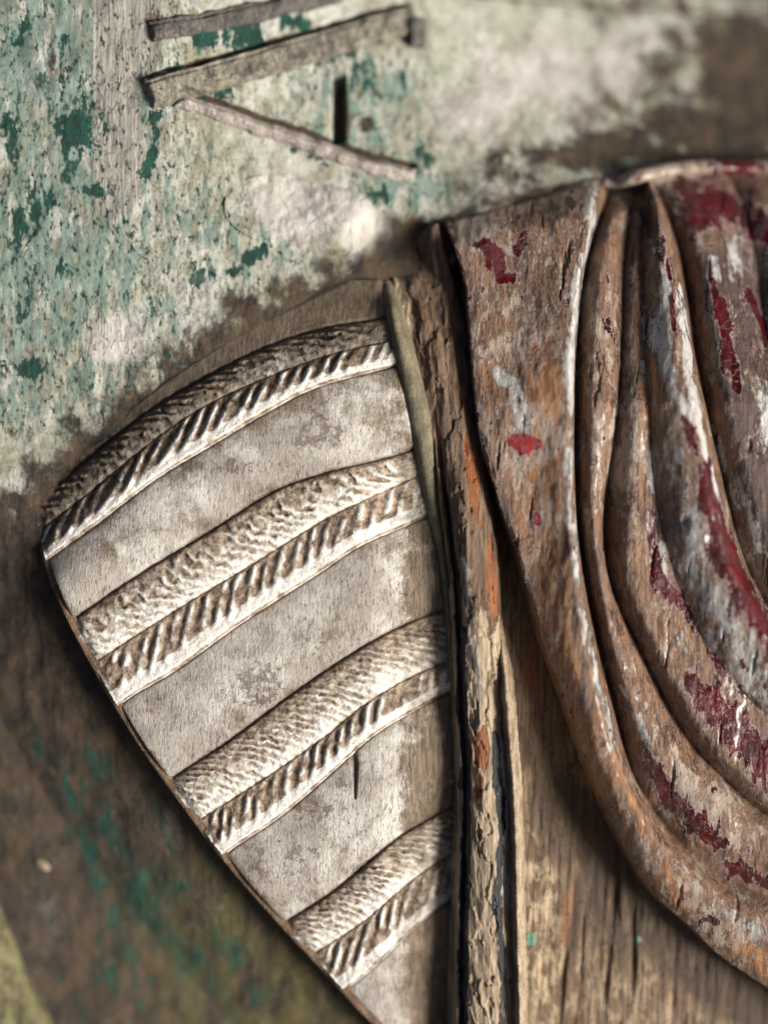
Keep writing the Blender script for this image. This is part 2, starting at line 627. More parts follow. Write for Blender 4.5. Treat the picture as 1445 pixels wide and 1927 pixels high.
def mat_board():
    N = NT('weathered_green_paint')
    n1 = N.noise(150, 5, 0.6, (1, 1, 1.6))
    n2 = N.noise(46, 9, 0.76, (0.8, 1, 1.3), off=3)
    n3 = N.noise(9, 6, 0.74, (0.8, 1, 1.3), off=7)
    cream = N.mix(N.step(n1, 0.36, 0.64), (0.41, 0.43, 0.35), (0.56, 0.57, 0.52))
    cream = N.mix(N.step(n2, 0.45, 0.62), cream, (0.27, 0.27, 0.20))
    cream = N.mix(N.mul(N.step(n3, 0.53, 0.66), 0.7), cream, (0.13, 0.11, 0.08))
    # thin wash of teal left by the green coat
    tw, _ = N.mask('teal', N.noise(48, 7, 0.68, (0.55, 1, 2.0), off=11), 2.1, 0.76, 0.20)
    col = N.mix(N.mul(tw, 0.66), cream, (0.10, 0.215, 0.185))
    # bare grey wood
    bw, bv = N.mask('bare', N.noise(60, 7, 0.62, (0.6, 1, 2.4), off=17), 0.8, 0.5, 0.05)
    gw = N.noise(11, 5, 0.65, (0.45, 1, 7), tilt=3, off=2)
    woodc = N.mix(N.step(gw, 0.35, 0.66), (0.25, 0.24, 0.21), (0.46, 0.45, 0.40))
    woodc = N.mix(N.step(N.noise(5, 4, 0.6, (0.4, 1, 9), off=5), 0.60, 0.72), woodc, (0.10, 0.08, 0.07))
    col = N.mix(bw, col, woodc)
    tn = N.step(N.noise(85, 6, 0.66, (0.7, 1, 1.5), off=61), 0.50, 0.66)
    col = N.mix(N.mul(tn, 0.60), col, (0.28, 0.265, 0.19))
    dk = N.step(N.noise(30, 8, 0.74, (0.5, 1, 2.0), off=67), 0.60, 0.70)
    col = N.mix(N.mul(dk, 0.7), col, (0.10, 0.085, 0.060))
    # brown dirt, plus shade painted into low parts, recesses and the far corner
    gr, _ = N.mask('grime_shade', N.noise(44, 8, 0.66, (1, 1, 1.3), off=23), 1.15, 0.55, 0.26)
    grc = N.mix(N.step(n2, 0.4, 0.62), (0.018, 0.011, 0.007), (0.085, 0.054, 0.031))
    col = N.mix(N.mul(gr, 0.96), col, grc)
    # green paint that still holds
    gn = N.noise(34, 9, 0.76, (0.7, 1, 1.6), dist=0.2, off=31)
    gm, gv = N.mask('green', gn, 1.7, 0.62, 0.02)
    sp = N.step(N.noise(13, 7, 0.74, (0.7, 1, 1.7), off=37), 0.57, 0.60)
    spm = N.mul(sp, N.step(N.attr('teal'), 0.15, 0.6))
    gm = N.math('MAXIMUM', gm, spm)
    rim = N.step(gv, 0.46, 0.66)
    col = N.mix(N.mul(N.mul(rim, 0.45), N.math('SUBTRACT', 1.0, gr)), col, (0.10, 0.26, 0.21))
    gcol = N.mix(N.step(N.noise(26, 4, 0.6, off=41), 0.35, 0.65), (0.002, 0.034, 0.025), (0.003, 0.064, 0.044))
    col = N.mix(gm, col, gcol)
    yl = N.mul(N.attr('yellow'), N.step(N.noise(60, 5, 0.6, (0.6, 1, 2), off=47), 0.3, 0.6))
    col = N.mix(N.mul(yl, 0.5), col, (0.36, 0.34, 0.10))
    ck, _ = N.mask('chalk', n1, 0.9, 0.5, 0.25)
    col = N.mix(N.mul(ck, 0.85), col, N.mix(N.step(n2, 0.42, 0.6), (0.62, 0.60, 0.57), (0.48, 0.45, 0.41)))
    # cracks
    cr = N.step(N.voro(95, (0.55, 1, 1.9), warp=1.6), 0.0, 0.02)
    crm = N.mul(N.math('SUBTRACT', 1.0, cr), N.step(N.noise(120, 3, 0.5, off=53), 0.54, 0.62))
    col = N.mix(N.mul(crm, 0.8), col, (0.035, 0.025, 0.018))
    rough = N.mixf(gm, 0.75, 0.5)
    h = N.add(N.mul(n2, 9.0), N.mul(n3, 3.0), N.mul(gm, 3.5), N.mul(crm, -3.0),
              N.mul(N.mul(bw, gw), 5.0), N.mul(bw, -2.0), N.mul(tw, 1.0),
              N.mul(N.noise(2.6, 3, 0.6), 0.8))
    return N.done(col, rough, h, 0.4)


def mat_fan():
    N = NT('worn_white_paint')
    n1 = N.noise(190, 5, 0.55)
    n2 = N.noise(46, 9, 0.74, (1, 1, 1.3), off=3)
    grain = N.noise(15, 8, 0.74, (0.42, 1, 3.2), tilt=0, off=5)
    fine = N.noise(4.2, 4, 0.6, (0.55, 1, 1.5), tilt=25, off=9)
    col = N.mix(N.step(n1, 0.38, 0.62), (0.50, 0.465, 0.405), (0.66, 0.64, 0.59))
    col = N.mix(N.step(n2, 0.42, 0.66), col, (0.36, 0.33, 0.30))
    col = N.mix(N.mul(N.step(n1, 0.56, 0.44), 0.45), col, (0.27, 0.235, 0.20))
    # old brown film, plus shade painted on the shoulder and beside the ridge
    pm, _ = N.mask('patina_shade', N.noise(80, 9, 0.74, off=13), 1.2, 0.56, 0.26)
    pc = N.mix(N.step(grain, 0.38, 0.62), (0.080, 0.052, 0.030), (0.225, 0.165, 0.100))
    col = N.mix(N.mul(pm, 0.92), col, pc)
    # rosy brown blotches
    bm, _ = N.mask('blotch', N.noise(20, 8, 0.74, off=19), 1.5, 0.70, 0.07)
    col = N.mix(N.mul(bm, 0.7), col, (0.14, 0.095, 0.082))
    # pinholes and short dark slits
    slit = N.step(N.noise(8.5, 3, 0.6, (0.5, 1, 2.0), tilt=20, off=29), 0.60, 0.66)
    col = N.mix(N.mul(slit, 0.6), col, (0.10, 0.082, 0.07))
    lin = N.step(N.noise(7.0, 4, 0.6, (0.34, 1, 9), off=33), 0.60, 0.68)
    lm = N.mul(lin, N.attr('lines'))
    col = N.mix(N.mul(lm, 0.6), col, (0.12, 0.09, 0.075))
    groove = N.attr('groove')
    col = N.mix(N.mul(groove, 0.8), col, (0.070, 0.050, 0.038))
    h = N.add(N.mul(n2, 6.5), N.mul(fine, 3.6), N.mul(grain, 4.2), N.mul(slit, -2.2),
              N.mul(lm, -2.2), N.mul(bm, -1.6), N.mul(N.noise(2.0, 2, 0.5), 0.5))
    return N.done(col, N.mixf(pm, 0.40, 0.55), h, 0.5)


def mat_band():
    """rope and fringe: white rubbed high spots, brown dirt in the cuts, lower sides painted lighter as if lit"""
    N = NT('rubbed_fringe_paint')
    n2 = N.noise(16, 6, 0.68, off=3)
    fine = N.noise(4.5, 4, 0.65, off=9)
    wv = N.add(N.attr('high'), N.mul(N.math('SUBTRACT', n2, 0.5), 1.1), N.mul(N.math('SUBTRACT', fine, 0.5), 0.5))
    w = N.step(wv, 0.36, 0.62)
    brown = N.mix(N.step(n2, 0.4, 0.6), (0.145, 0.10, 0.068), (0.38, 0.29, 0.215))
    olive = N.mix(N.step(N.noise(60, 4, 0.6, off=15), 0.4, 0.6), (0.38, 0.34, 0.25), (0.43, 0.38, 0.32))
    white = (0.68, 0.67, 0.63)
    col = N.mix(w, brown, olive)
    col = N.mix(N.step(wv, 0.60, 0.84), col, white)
    pm, _ = N.mask('patina_shade', N.noise(60, 7, 0.66, off=13), 0.7, 0.55, 0.25)
    col = N.mix(N.mul(pm, 0.88), col, N.mix(N.step(n2, 0.42, 0.6), (0.040, 0.028, 0.017), (0.15, 0.108, 0.062)))
    rs = N.mul(N.step(N.noise(24, 6, 0.7, off=43), 0.60, 0.66), N.attr('rust'))
    col = N.mix(rs, col, (0.15, 0.06, 0.035))
    yl = N.mul(N.step(N.noise(20, 6, 0.72, off=57), 0.655, 0.68), N.attr('gold'))
    col = N.mix(N.mul(yl, 0.85), col, (0.50, 0.36, 0.07))
    h = N.add(N.mul(n2, 3.6), N.mul(fine, 3.2), N.mul(N.noise(2.0, 2, 0.5), 0.5))
    return N.done(col, 0.46, h, 0.5)


def mat_edge(name, a, b, c):
    N = NT(name)
    n = N.noise(34, 9, 0.75, (0.8, 1, 1.5), off=3)
    f = N.noise(6, 6, 0.72, off=8)
    col = N.mix(N.step(n, 0.38, 0.62), a, b)
    col = N.mix(N.mul(N.step(f, 0.53, 0.63), 0.75), col, c)
    return N.done(col, 0.6, N.add(N.mul(n, 8.0), N.mul(f, 3.0)), 0.4)


def mat_ridge():
    N = NT('flaking_dark_wood')
    g = N.noise(15, 7, 0.66, (0.42, 1, 5.5), tilt=-6, off=3)
    n2 = N.noise(48, 9, 0.74, (0.6, 1, 1.6), tilt=-6, off=7)
    fine = N.noise(5, 4, 0.65, (0.7, 1, 1.5), off=11)
    dark = N.mix(N.step(g, 0.36, 0.64), (0.060, 0.036, 0.022), (0.21, 0.135, 0.080))
    tan = N.mix(N.step(g, 0.36, 0.62), (0.20, 0.14, 0.09), (0.46, 0.37, 0.25))
    m, _ = N.mask('tan', n2, 1.0, 0.55, 0.07)
    col = N.mix(m, dark, tan)
    wm, _ = N.mask('white', N.noise(20, 7, 0.72, (0.6, 1, 2.0), off=17), 1.1, 0.70, 0.06)
    col = N.mix(N.mul(wm, 0.9), col, (0.42, 0.42, 0.43))
    km, _ = N.mask('black', N.noise(26, 6, 0.68, (0.5, 1, 2.4), off=23), 0.9, 0.58, 0.05)
    col = N.mix(km, col, (0.011, 0.013, 0.018))
    om, _ = N.mask('orange', N.noise(30, 4, 0.6, (0.6, 1, 2.5), off=29), 0.7, 0.5, 0.06)
    oc = N.mix(N.step(N.noise(9, 5, 0.6, (0.3, 1, 8), off=31), 0.35, 0.65), (0.13, 0.040, 0.012), (0.27, 0.095, 0.03))
    col = N.mix(om, col, oc)
    h = N.add(N.mul(g, 3.6), N.mul(n2, 6.0), N.mul(fine, 2.5), N.mul(m, 3.0), N.mul(km, 1.5), N.mul(om, -2.5))
    return N.done(col, N.mixf(km, 0.58, 0.30), h, 0.5)


def mat_plank():
    N = NT('bare_brown_wood')
    g = N.noise(15, 8, 0.68, (0.40, 1, 6.0), tilt=-3, off=3)
    n1 = N.noise(110, 6, 0.62, (0.7, 1, 1.6), off=5)
    n2 = N.noise(36, 9, 0.74, (0.7, 1, 1.8), off=9)
    pit = N.step(N.noise(7.5, 3, 0.6, (0.7, 1, 1.5), tilt=-20, off=13), 0.61, 0.68)
    col = N.mix(N.step(g, 0.34, 0.66), (0.075, 0.043, 0.025), (0.26, 0.180, 0.105))
    col = N.mix(N.mul(N.step(n1, 0.42, 0.66), 0.7), col, (0.12, 0.072, 0.045))
    col = N.mix(N.mul(N.step(n2, 0.47, 0.56), N.attr('pale')), col, (0.50, 0.39, 0.25))
    dm, _ = N.mask('dark', n2, 1.3, 0.48, 0.2)
    col = N.mix(N.mul(dm, 0.85), col, (0.052, 0.031, 0.018))
    om, _ = N.mask('orange', n1, 0.6, 0.5, 0.15)
    col = N.mix(N.mul(om, 0.85), col, (0.24, 0.085, 0.028))
    col = N.mix(N.mul(pit, 0.75), col, (0.055, 0.032, 0.020))
    gl = N.step(N.noise(9, 5, 0.6, (0.28, 1, 11), tilt=-3, off=19), 0.60, 0.67)
    col = N.mix(N.mul(gl, 0.75), col, (0.075, 0.050, 0.035))
    tm, _ = N.mask('teal', N.noise(14, 4, 0.6, off=23), 0.5, 0.62, 0.04)
    col = N.mix(tm, col, (0.15, 0.30, 0.21))
    h = N.add(N.mul(g, 5.0), N.mul(n2, 9.0), N.mul(pit, -3.0), N.mul(gl, -2.5), N.mul(tm, 2))
    return N.done(col, 0.6, h, 0.45)


def mat_cloth():
    N = NT('flaking_red_over_white_on_wood')
    g = N.noise(14, 7, 0.66, (0.42, 1, 5.5), tilt=-4, off=3)
    n1 = N.noise(120, 6, 0.62, (0.7, 1, 1.8), off=5)
    n2 = N.noise(30, 9, 0.74, (0.7, 1, 1.7), off=7)
    fine = N.noise(5.2, 5, 0.68, (0.8, 1, 1.3), off=11)
    # bare wood: brown, honey where it was rubbed
    w = N.mix(N.step(g, 0.34, 0.66), (0.105, 0.052, 0.031), (0.35, 0.205, 0.120))
    w = N.mix(N.mul(N.step(n1, 0.44, 0.62), 0.6), w, (0.21, 0.125, 0.085))
    w = N.mix(N.mul(N.step(n2, 0.50, 0.40), 0.75), w, (0.068, 0.036, 0.025))
    hm, _ = N.mask('honey', n1, 0.9, 0.42, 0.2)
    hc = N.mix(N.step(g, 0.36, 0.64), (0.30, 0.100, 0.030), (0.54, 0.27, 0.10))
    w = N.mix(N.mul(hm, 0.85), w, hc)
    pm, _ = N.mask('purple', n2, 0.7, 0.5, 0.2)
    w = N.mix(N.mul(pm, 0.8), w, N.mix(N.step(g, 0.4, 0.64), (0.050, 0.032, 0.030), (0.125, 0.085, 0.078)))
    w = N.mix(N.mul(N.step(fine, 0.58, 0.68), 0.45), w, (0.050, 0.030, 0.020))
    # chalky cream film
    cm, _ = N.mask('cream', N.noise(36, 9, 0.76, (0.75, 1, 1.6), off=19), 1.7, 0.60, 0.16)
    col = N.mix(N.mul(cm, 0.72), w, (0.52, 0.44, 0.36))
    # white primer, and highlights painted along the fold crests
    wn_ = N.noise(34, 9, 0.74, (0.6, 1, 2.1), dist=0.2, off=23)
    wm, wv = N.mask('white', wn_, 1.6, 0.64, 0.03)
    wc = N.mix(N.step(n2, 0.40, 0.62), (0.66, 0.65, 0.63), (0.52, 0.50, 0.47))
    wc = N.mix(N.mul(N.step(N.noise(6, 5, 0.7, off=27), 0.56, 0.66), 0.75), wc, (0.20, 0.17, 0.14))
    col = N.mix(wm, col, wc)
    # red coat, with the primer and a pink bruise showing round each island
    rn = N.noise(38, 8, 0.70, (0.62, 1, 2.0), dist=0.35, off=37)
    rm, rv = N.mask('red', rn, 1.8, 0.46, 0.012)
    ring = N.mul(N.step(rv, 0.30, 0.38), N.step(N.noise(16, 4, 0.6, off=41), 0.38, 0.5))
    col = N.mix(N.mul(ring, 0.9), col, (0.56, 0.43, 0.40))
    br = N.mul(N.step(N.noise(9, 5, 0.68, off=43), 0.60, 0.66), N.step(rv, 0.90, 0.56))
    rc = N.mix(N.step(N.noise(60, 4, 0.6, off=47), 0.35, 0.65), (0.040, 0.0006, 0.0022), (0.100, 0.0010, 0.0042))
    rc = N.mix(N.attr('bright'), rc, (0.42, 0.004, 0.008))
    rc = N.mix(N.mul(br, 0.40), rc, (0.40, 0.13, 0.13))
    col = N.mix(rm, col, rc)
    # fine cracks
    cr = N.math('SUBTRACT', 1.0, N.step(N.voro(44, (0.5, 1, 1.9), warp=1.2), 0.0, 0.03))
    crm = N.mul(cr, N.step(N.noise(90, 3, 0.5, off=53), 0.48, 0.58))
    col = N.mix(N.mul(crm, 0.75), col, (0.030, 0.018, 0.014))
    bare_ = N.math('SUBTRACT', 1.0, N.mul(rm, 0.8))
    h = N.add(N.mul(N.mul(g, 4.0), bare_), N.mul(N.mul(n2, 4.5), bare_), N.mul(N.mul(fine, 5.0), bare_), N.mul(wm, 4.5), N.mul(ring, 2.5),
              N.mul(rm, 3.5), N.mul(N.mul(N.step(rv, 0.46, 0.49), N.step(rv, 0.58, 0.50)), 2.5),
              N.mul(N.mul(N.step(wv, 0.64, 0.67), N.step(wv, 0.78, 0.68)), 2.0), N.mul(crm, -3.0), N.mul(cm, 1.0), N.mul(N.noise(2.2, 2, 0.5), 0.5))
    rough = N.mixf(rm, N.mixf(wm, 0.40, 0.36), 0.15)
    return N.done(col, rough, h, 0.5, coat=0.5)


M_BOARD = mat_board()
M_FAN = mat_fan()
M_BAND = mat_band()
M_RIDGE = mat_ridge()
M_PLANK = mat_plank()
M_CLOTH = mat_cloth()
M_RIM = mat_edge('brown_rubbed_edge', (0.10, 0.062, 0.038), (0.22, 0.14, 0.085), (0.32, 0.25, 0.17))
M_OLIVE = mat_edge('olive_paint_strip', (0.13, 0.115, 0.07), (0.24, 0.21, 0.14), (0.10, 0.08, 0.055))
M_LIP = mat_edge('tan_worn_lip', (0.24, 0.17, 0.11), (0.48, 0.39, 0.28), (0.08, 0.052, 0.034))
M_BAR = mat_edge('grey_weathered_bar', (0.09, 0.08, 0.066), (0.30, 0.28, 0.22), (0.04, 0.033, 0.028))
M_BAR2 = mat_edge('pale_pinkish_bar', (0.30, 0.26, 0.23), (0.46, 0.42, 0.38), (0.12, 0.09, 0.075))
M_DARKBAR = mat_edge('dark_weathered_bar', (0.050, 0.046, 0.044), (0.13, 0.12, 0.11), (0.22, 0.20, 0.18))
M_KNOB = mat_edge('chalky_white_knob', (0.40, 0.37, 0.33), (0.56, 0.54, 0.51), (0.30, 0.25, 0.21))
M_ROLL = mat_edge('yellowed_olive_roll', (0.055, 0.045, 0.022), (0.20, 0.19, 0.09), (0.04, 0.028, 0.015))


# ------------------------------------------------------------------ the board behind everything
def board_attrs(U, V):
    green = blobs(U, V, [
        (30, 60, 26, 60, 8, .7), (90, 380, 30, 40, 0, .7), (60, 540, 30, 60, 10, .62), (15, 250, 20, 60, 0, .7), (310, 110, 20, 20, 0, .6),
        (70, 160, 18, 40, 0, .6), (230, 560, 30, 30, 0, .5), (450, 60, 40, 20, -15, 1.0), (640, 250, 26, 14, 0, .6), (240, 420, 16, 50, -10, .55),
        (415, 48, 62, 26, -20, 1.0), (545, 22, 34, 22, -15, .95), (370, 60, 24, 30, 0, .8),
        (130, 235, 40, 48, 8, 1.05), (128, 300, 16, 24, 10, .8), (285, 215, 16, 16, 0, .95), (285, 270, 11, 45, 8, .9),
        (268, 320, 14, 18, 10, .9), (180, 355, 26, 12, 10, .9), (410, 155, 40, 14, -20, .95),
        (600, 80, 100, 14, -18, .9), (540, 120, 60, 14, -18, .5), (690, 130, 60, 40, 0, .62), (480, 468, 32, 15, -35, .95),
        (370, 508, 22, 20, 0, 1.0), (440, 505, 20, 9, -25, .9), (800, 270, 22, 30, 0, .85), (700, 350, 46, 22, 25, .8),
        (660, 320, 30, 10, 15, .7), (560, 270, 80, 8, 17, .62), (40, 690, 26, 18, 10, 1.0), (120, 500, 14, 13, 0, .9),
        (25, 430, 26, 50, 15, .82), (60, 395, 14, 40, 10, .75), (100, 680, 14, 34, 0, .55), (120, 600, 14, 90, 0, .55),
        (185, 505, 10, 10, 0, .7), (280, 680, 34, 16, -20, .62), (330, 590, 20, 14, 0, .55),
        (170, 1440, 24, 50, -30, .80), (175, 1560, 22, 90, -12, .80), (110, 1500, 12, 80, -15, .72), (60, 1440, 12, 60, -10, .75),
        (260, 1730, 34, 95, -22, 1.0), (210, 1800, 16, 90, -20, .85), (330, 1840, 50, 40, -20, .9), (430, 1825, 24, 40, -20, .9),
        (300, 1690, 60, 24, -10, .75), (135, 1620, 22, 80, -15, .75), (190, 1880, 18, 50, -15, .8), (380, 1900, 60, 24, 0, .7),
        (470, 1910, 30, 30, 0, .8), (150, 1350, 14, 50, -15, .5)], 1.35, .75)
    green = np.maximum(green, stroke(U, V, [(120, 60), (115, 150), (125, 230), (120, 330)], [8, 22, 26, 14], .62))
    green = np.maximum(green, stroke(U, V, [(185, 350), (200, 420), (260, 520), (300, 600)], 7, .45))
    green = np.maximum(green, stroke(U, V, [(350, 190), (470, 232), (600, 290), (700, 345)], 7, .6))
    teal = np.clip(1.2 - np.abs(U - 100) / 330, 0, 1) * ss(930 - V, 0, 250)
    teal = np.maximum(teal, .78 * blobs(U, V, [(420, 430, 200, 140, 0, 1), (700, 180, 190, 140, 0, 1),
                                               (740, 340, 120, 60, 0, 1.2), (180, 1650, 240, 330, -20, .45)]))
    green = np.maximum(green, .62 * ss(V, 1380, 1560) * ss(fbm(U, V, 60, 3, 171, su=.5, sv=3.2, ang=R(-22)), -.1, .6) * ss(560 - U, 0, 200) * ss(U, 20, 90))
    bare = ss(U, 166, 176) * ss(262 - U, -8, 8) * ss(470 - V, 0, 160)
    bare = np.maximum(bare, .7 * ss(U, 255, 262) * ss(340 - U, 0, 60) * ss(200 - V, 0, 60))
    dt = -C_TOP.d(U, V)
    grime_shade = .96 * np.exp(-np.clip(dt, 0, 999) / 62) * ss(860 - U, 0, 60)  # dirt and the fan's cast shade, painted along its top edge
    grime_shade = np.maximum(grime_shade, 1.25 * ss(V, 790, 1080) * ss(720 - U, 0, 60) * (1 - .14 * ss(V, 1250, 1500)))  # low ground left of the fan: dirt with its shade painted in
    grime_shade = np.maximum(grime_shade, blobs(U, V, [(760, 450, 90, 60, 0, 1.25), (1380, 210, 200, 75, 5, 1.15), (1460, 60, 110, 160, 0, 1.4),  # stains, plus shade painted into the hollow, the slot and the top corner
                                           (1150, 250, 190, 60, -14, .95), (990, 300, 190, 50, -12, .62),
                                           (680, 480, 110, 40, -10, .95), (500, 560, 150, 40, -22, .72),
                                           (1300, 240, 150, 60, 0, .85), (40, 1200, 80, 330, 8, 1.4), (330, 1850, 220, 120, 0, 1.1),  # the far left valley's shade is painted in here too
                                           (690, 215, 16, 20, 0, 1.0), (640, 185, 16, 70, 0, 1.25),
                                           (95, 95, 10, 44, 4, .8), (290, 40, 26, 26, 0, .8)]))
    for cv, a, b in ((C_BG1, 268, 770), (C_BG2, 330, 790)):
        grime_shade = np.maximum(grime_shade, 1.3 * np.exp(-(cv.d(U, V) / 8) ** 2) * ss(U, a, a + 12) * ss(b - U, 0, 12))  # shaded line above each bar, painted in with the dirt
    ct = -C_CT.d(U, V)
    grime_shade = np.maximum(grime_shade, .85 * np.exp(-np.clip(ct, 0, 999) / 22) * ss(U, 700, 800))
    grime_shade = np.maximum(grime_shade, .62 * ss(U + V * .5, 850, 1300) * ss(U, 800, 1200))
    yellow = .28 * ss(V, 1500, 1800) * ss(U, 180, 420) + .1 * ss(V, 1250, 1500) * ss(U, 60, 300)
    chalk = blobs(U, V, [(590, 390, 130, 62, 10, 1.1), (660, 410, 60, 60, 0, 1.1), (200, 640, 70, 60, -20, .8), (1060, 90, 200, 110, -15, .75),
                         (880, 160, 90, 90, 0, .6)], 1.0, 1.0)
    green, teal, grime_shade = green * (1 - .8 * chalk), teal * (1 - .8 * np.clip(chalk, 0, 1)), grime_shade
    return dict(green=green, teal=teal, bare=bare, grime_shade=grime_shade, yellow=yellow, chalk=chalk)


U, V = grid(-60, -60, 1505, 1987, 2.4)
cover = (C_TOP.d(U, V) > 60) & (C_LOW.d(U, V) > 60) & (V > 700)
cover |= (C_CT.d(U, V) > 90) & (C_OR.d(U, V) > 60)
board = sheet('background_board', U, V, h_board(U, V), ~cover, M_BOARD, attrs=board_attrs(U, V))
board['kind'] = 'structure'
board['label'] = 'weathered board with flaking green and cream paint'
# the same board carried on past the frame, coarser and just behind
U, V = grid(-400, -400, 1850, 2330, 12)
inner = (U > -56) & (U < 1500) & (V > -56) & (V < 1980)
outer = sheet('background_board_beyond', U, V, h_board(U, V) - 1.0, ~inner, M_BOARD, attrs=board_attrs(U, V))
outer.name = 'background_board'
outer['kind'] = 'structure'

# ------------------------------------------------------------------ bare plank at the lower right
U, V = grid(840, 560, 1700, 2200, 2.6)
a0 = C_A0.d(U, V)
att = dict(
    dark=np.maximum(np.clip(1.1 * np.exp(-((a0 + 45) / 60) ** 2) * ss(V, 1380, 1560), 0, 1),  # shadow below the outer fold, painted into the wood colour
                    blobs(U, V, [(1040, 1560, 40, 120, -20, .75), (1000, 1450, 20, 200, -8, .5),
                                 (1150, 1720, 60, 160, -20, .85), (1400, 1890, 70, 70, 0, .9), (1090, 1750, 14, 130, 8, .7),
                                 (930, 900, 30, 260, -8, .75)])),
    orange=blobs(U, V, [(930, 1080, 22, 120, 3, 1.0), (905, 880, 18, 170, -8, 1.0), (1070, 1750, 20, 120, 8, .5),
                        (1000, 1250, 30, 120, -8, .45)]),
    pale=np.clip(.45 * ss(V, 1400, 1600) + blobs(U, V, [(1010, 1640, 60, 120, 0, .8), (1250, 1790, 90, 40, 15, 1.0), (1000, 1850, 60, 90, 0, .6),
                                    (1200, 1830, 30, 60, 0, .8)]), 0, 1),
    teal=blobs(U, V, [(1002, 1782, 15, 16, -20, 1.0), (1210, 1786, 9, 10, 0, .8)]))
keep = (C_RR.d(U, V) > -22) & (a0 < 60)
plank = sheet('wooden_plank', U, V, h_plank(U, V), keep, M_PLANK, attrs=att, origin=((1000 - UC) * S, (VC - 1700) * S, 0))
plank['label'] = 'bare brown wood with coarse grain below the red folds'
plank['category'] = 'plank'

# ------------------------------------------------------------------ the carved fan
fan = thing('carved_fan', 'off-white carved fan with four slanting fringed bands across it', 'carving', 430, 1150, 40)
FO = (0, 0, 0)
U, V = grid(-20, 520, 900, 2130, 2.0)
dT, dL, dR = C_TOP.d(U, V), C_LOW.d(U, V), C_FR.d(U, V)
H = h_fan(U, V) + band_bulge(U, V)
H = H - 5 * np.clip(-dT / 6, 0, 8) - 34 * np.clip(-dL / 4, 0, 3)
H = H - 5 * np.clip(dR / 4, 0, 6)
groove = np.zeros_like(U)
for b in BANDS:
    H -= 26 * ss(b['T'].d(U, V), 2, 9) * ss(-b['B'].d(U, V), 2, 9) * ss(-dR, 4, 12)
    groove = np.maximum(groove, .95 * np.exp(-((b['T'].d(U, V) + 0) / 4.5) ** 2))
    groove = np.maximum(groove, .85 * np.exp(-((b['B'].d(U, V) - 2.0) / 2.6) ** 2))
# bare slit below band 3
slit = stroke(U, V, [(664, 1395), (668, 1440), (668, 1500)], [4, 5, 2], 1)
H -= 7 * slit
groove = np.maximum(groove, slit)
b1 = BANDS[0]['B'].d(U, V)
patina_shade = 1.35 * (b1 < 0) + .70 * ss(U, 520, 800) * ss(1150 - V, 0, 350) * (b1 >= 0)  # shoulder turned from the light is painted browner
patina_shade = np.maximum(patina_shade, .92 * ss(U, 710, 790) * ss(V, 850, 1050))  # shadow of the ridge, painted down the fan's right side
patina_shade = np.maximum(patina_shade, .62 * ss(90 - b1, 0, 90) * ss(U, 60, 200) * (b1 > 0))  # shaded upper part of the first field, painted in
patina_shade = np.maximum(patina_shade, .85 * ss(14 - dL, 0, 14) * ss(V, 900, 1000))
patina_shade = np.maximum(patina_shade, .55 * ss(200 - U, 0, 120) * ss(V, 980, 1040) * ss(1180 - V, 0, 60))
for b in BANDS:
    patina_shade = np.maximum(patina_shade, .72 * np.exp(-np.abs(b['T'].d(U, V)) / 13))
    patina_shade = np.maximum(patina_shade, .60 * np.exp(-np.abs(b['B'].d(U, V)) / 9))
patina_shade = np.maximum(patina_shade, .72 * np.exp(-np.clip(dL, 0, 999) / 22))
patina_shade = np.maximum(patina_shade, .36)
blotch = blobs(U, V, [(600, 815, 60, 50, 0, .72), (445, 880, 46, 22, 0, .78), (490, 1290, 70, 50, -25, .70),
                      (600, 1210, 60, 40, -25, .5), (640, 1500, 40, 60, 0, .6), (590, 1530, 60, 40, 0, .62),
                      (480, 1620, 50, 50, 0, .6), (690, 1350, 40, 60, 0, .3), (555, 1610, 60, 60, 0, .5)])
lines = ss(V, 1000, 1200) * ss(U, 200, 400) * .9
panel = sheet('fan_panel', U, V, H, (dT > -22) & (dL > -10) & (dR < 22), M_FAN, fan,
              dict(patina_shade=np.clip(patina_shade, 0, 1.3), blotch=blotch, lines=lines, groove=groove))

# brown rim along the lower left edge
rimH = h_fan(U, V) - 3 + 5 * np.sqrt(np.clip(1 - ((dL + 3) / 11) ** 2, 0, 1)) - 24 * np.clip((-dL - 12) / 5, 0, 6) \
    - 12 * np.clip((dL - 6) / 4, 0, 3) + 1.5 * fbm(U, V, 40, 3, 61)
k = (dL > -34) & (dL < 13) & (dT > -14) & (dR < 10)
sheet('rim', U, V, rimH, k, M_RIM, fan)

# border strip between the fan and the ridge
dO = C_OR.d(U, V)
t = np.clip(dR / (dR - dO + 1e-3), 0, 1)
sh = np.maximum(h_fan(U, V), 40 + .8 * warp_depth(U, V)) - 34 * ss(580 - V, 0, 90) + 20 * np.sin(np.clip(t, 0, 1) * np.pi) ** .6 - 4 \
    - 10 * np.clip(-dR / 4, 0, 4) - 12 * np.clip(dO / 4, 0, 5) + 1.6 * fbm(U, V, 50, 3, 63)
sheet('border_strip', U, V, sh, (dR > -12) & (dO < 16) & (V > 470), M_OLIVE, fan)

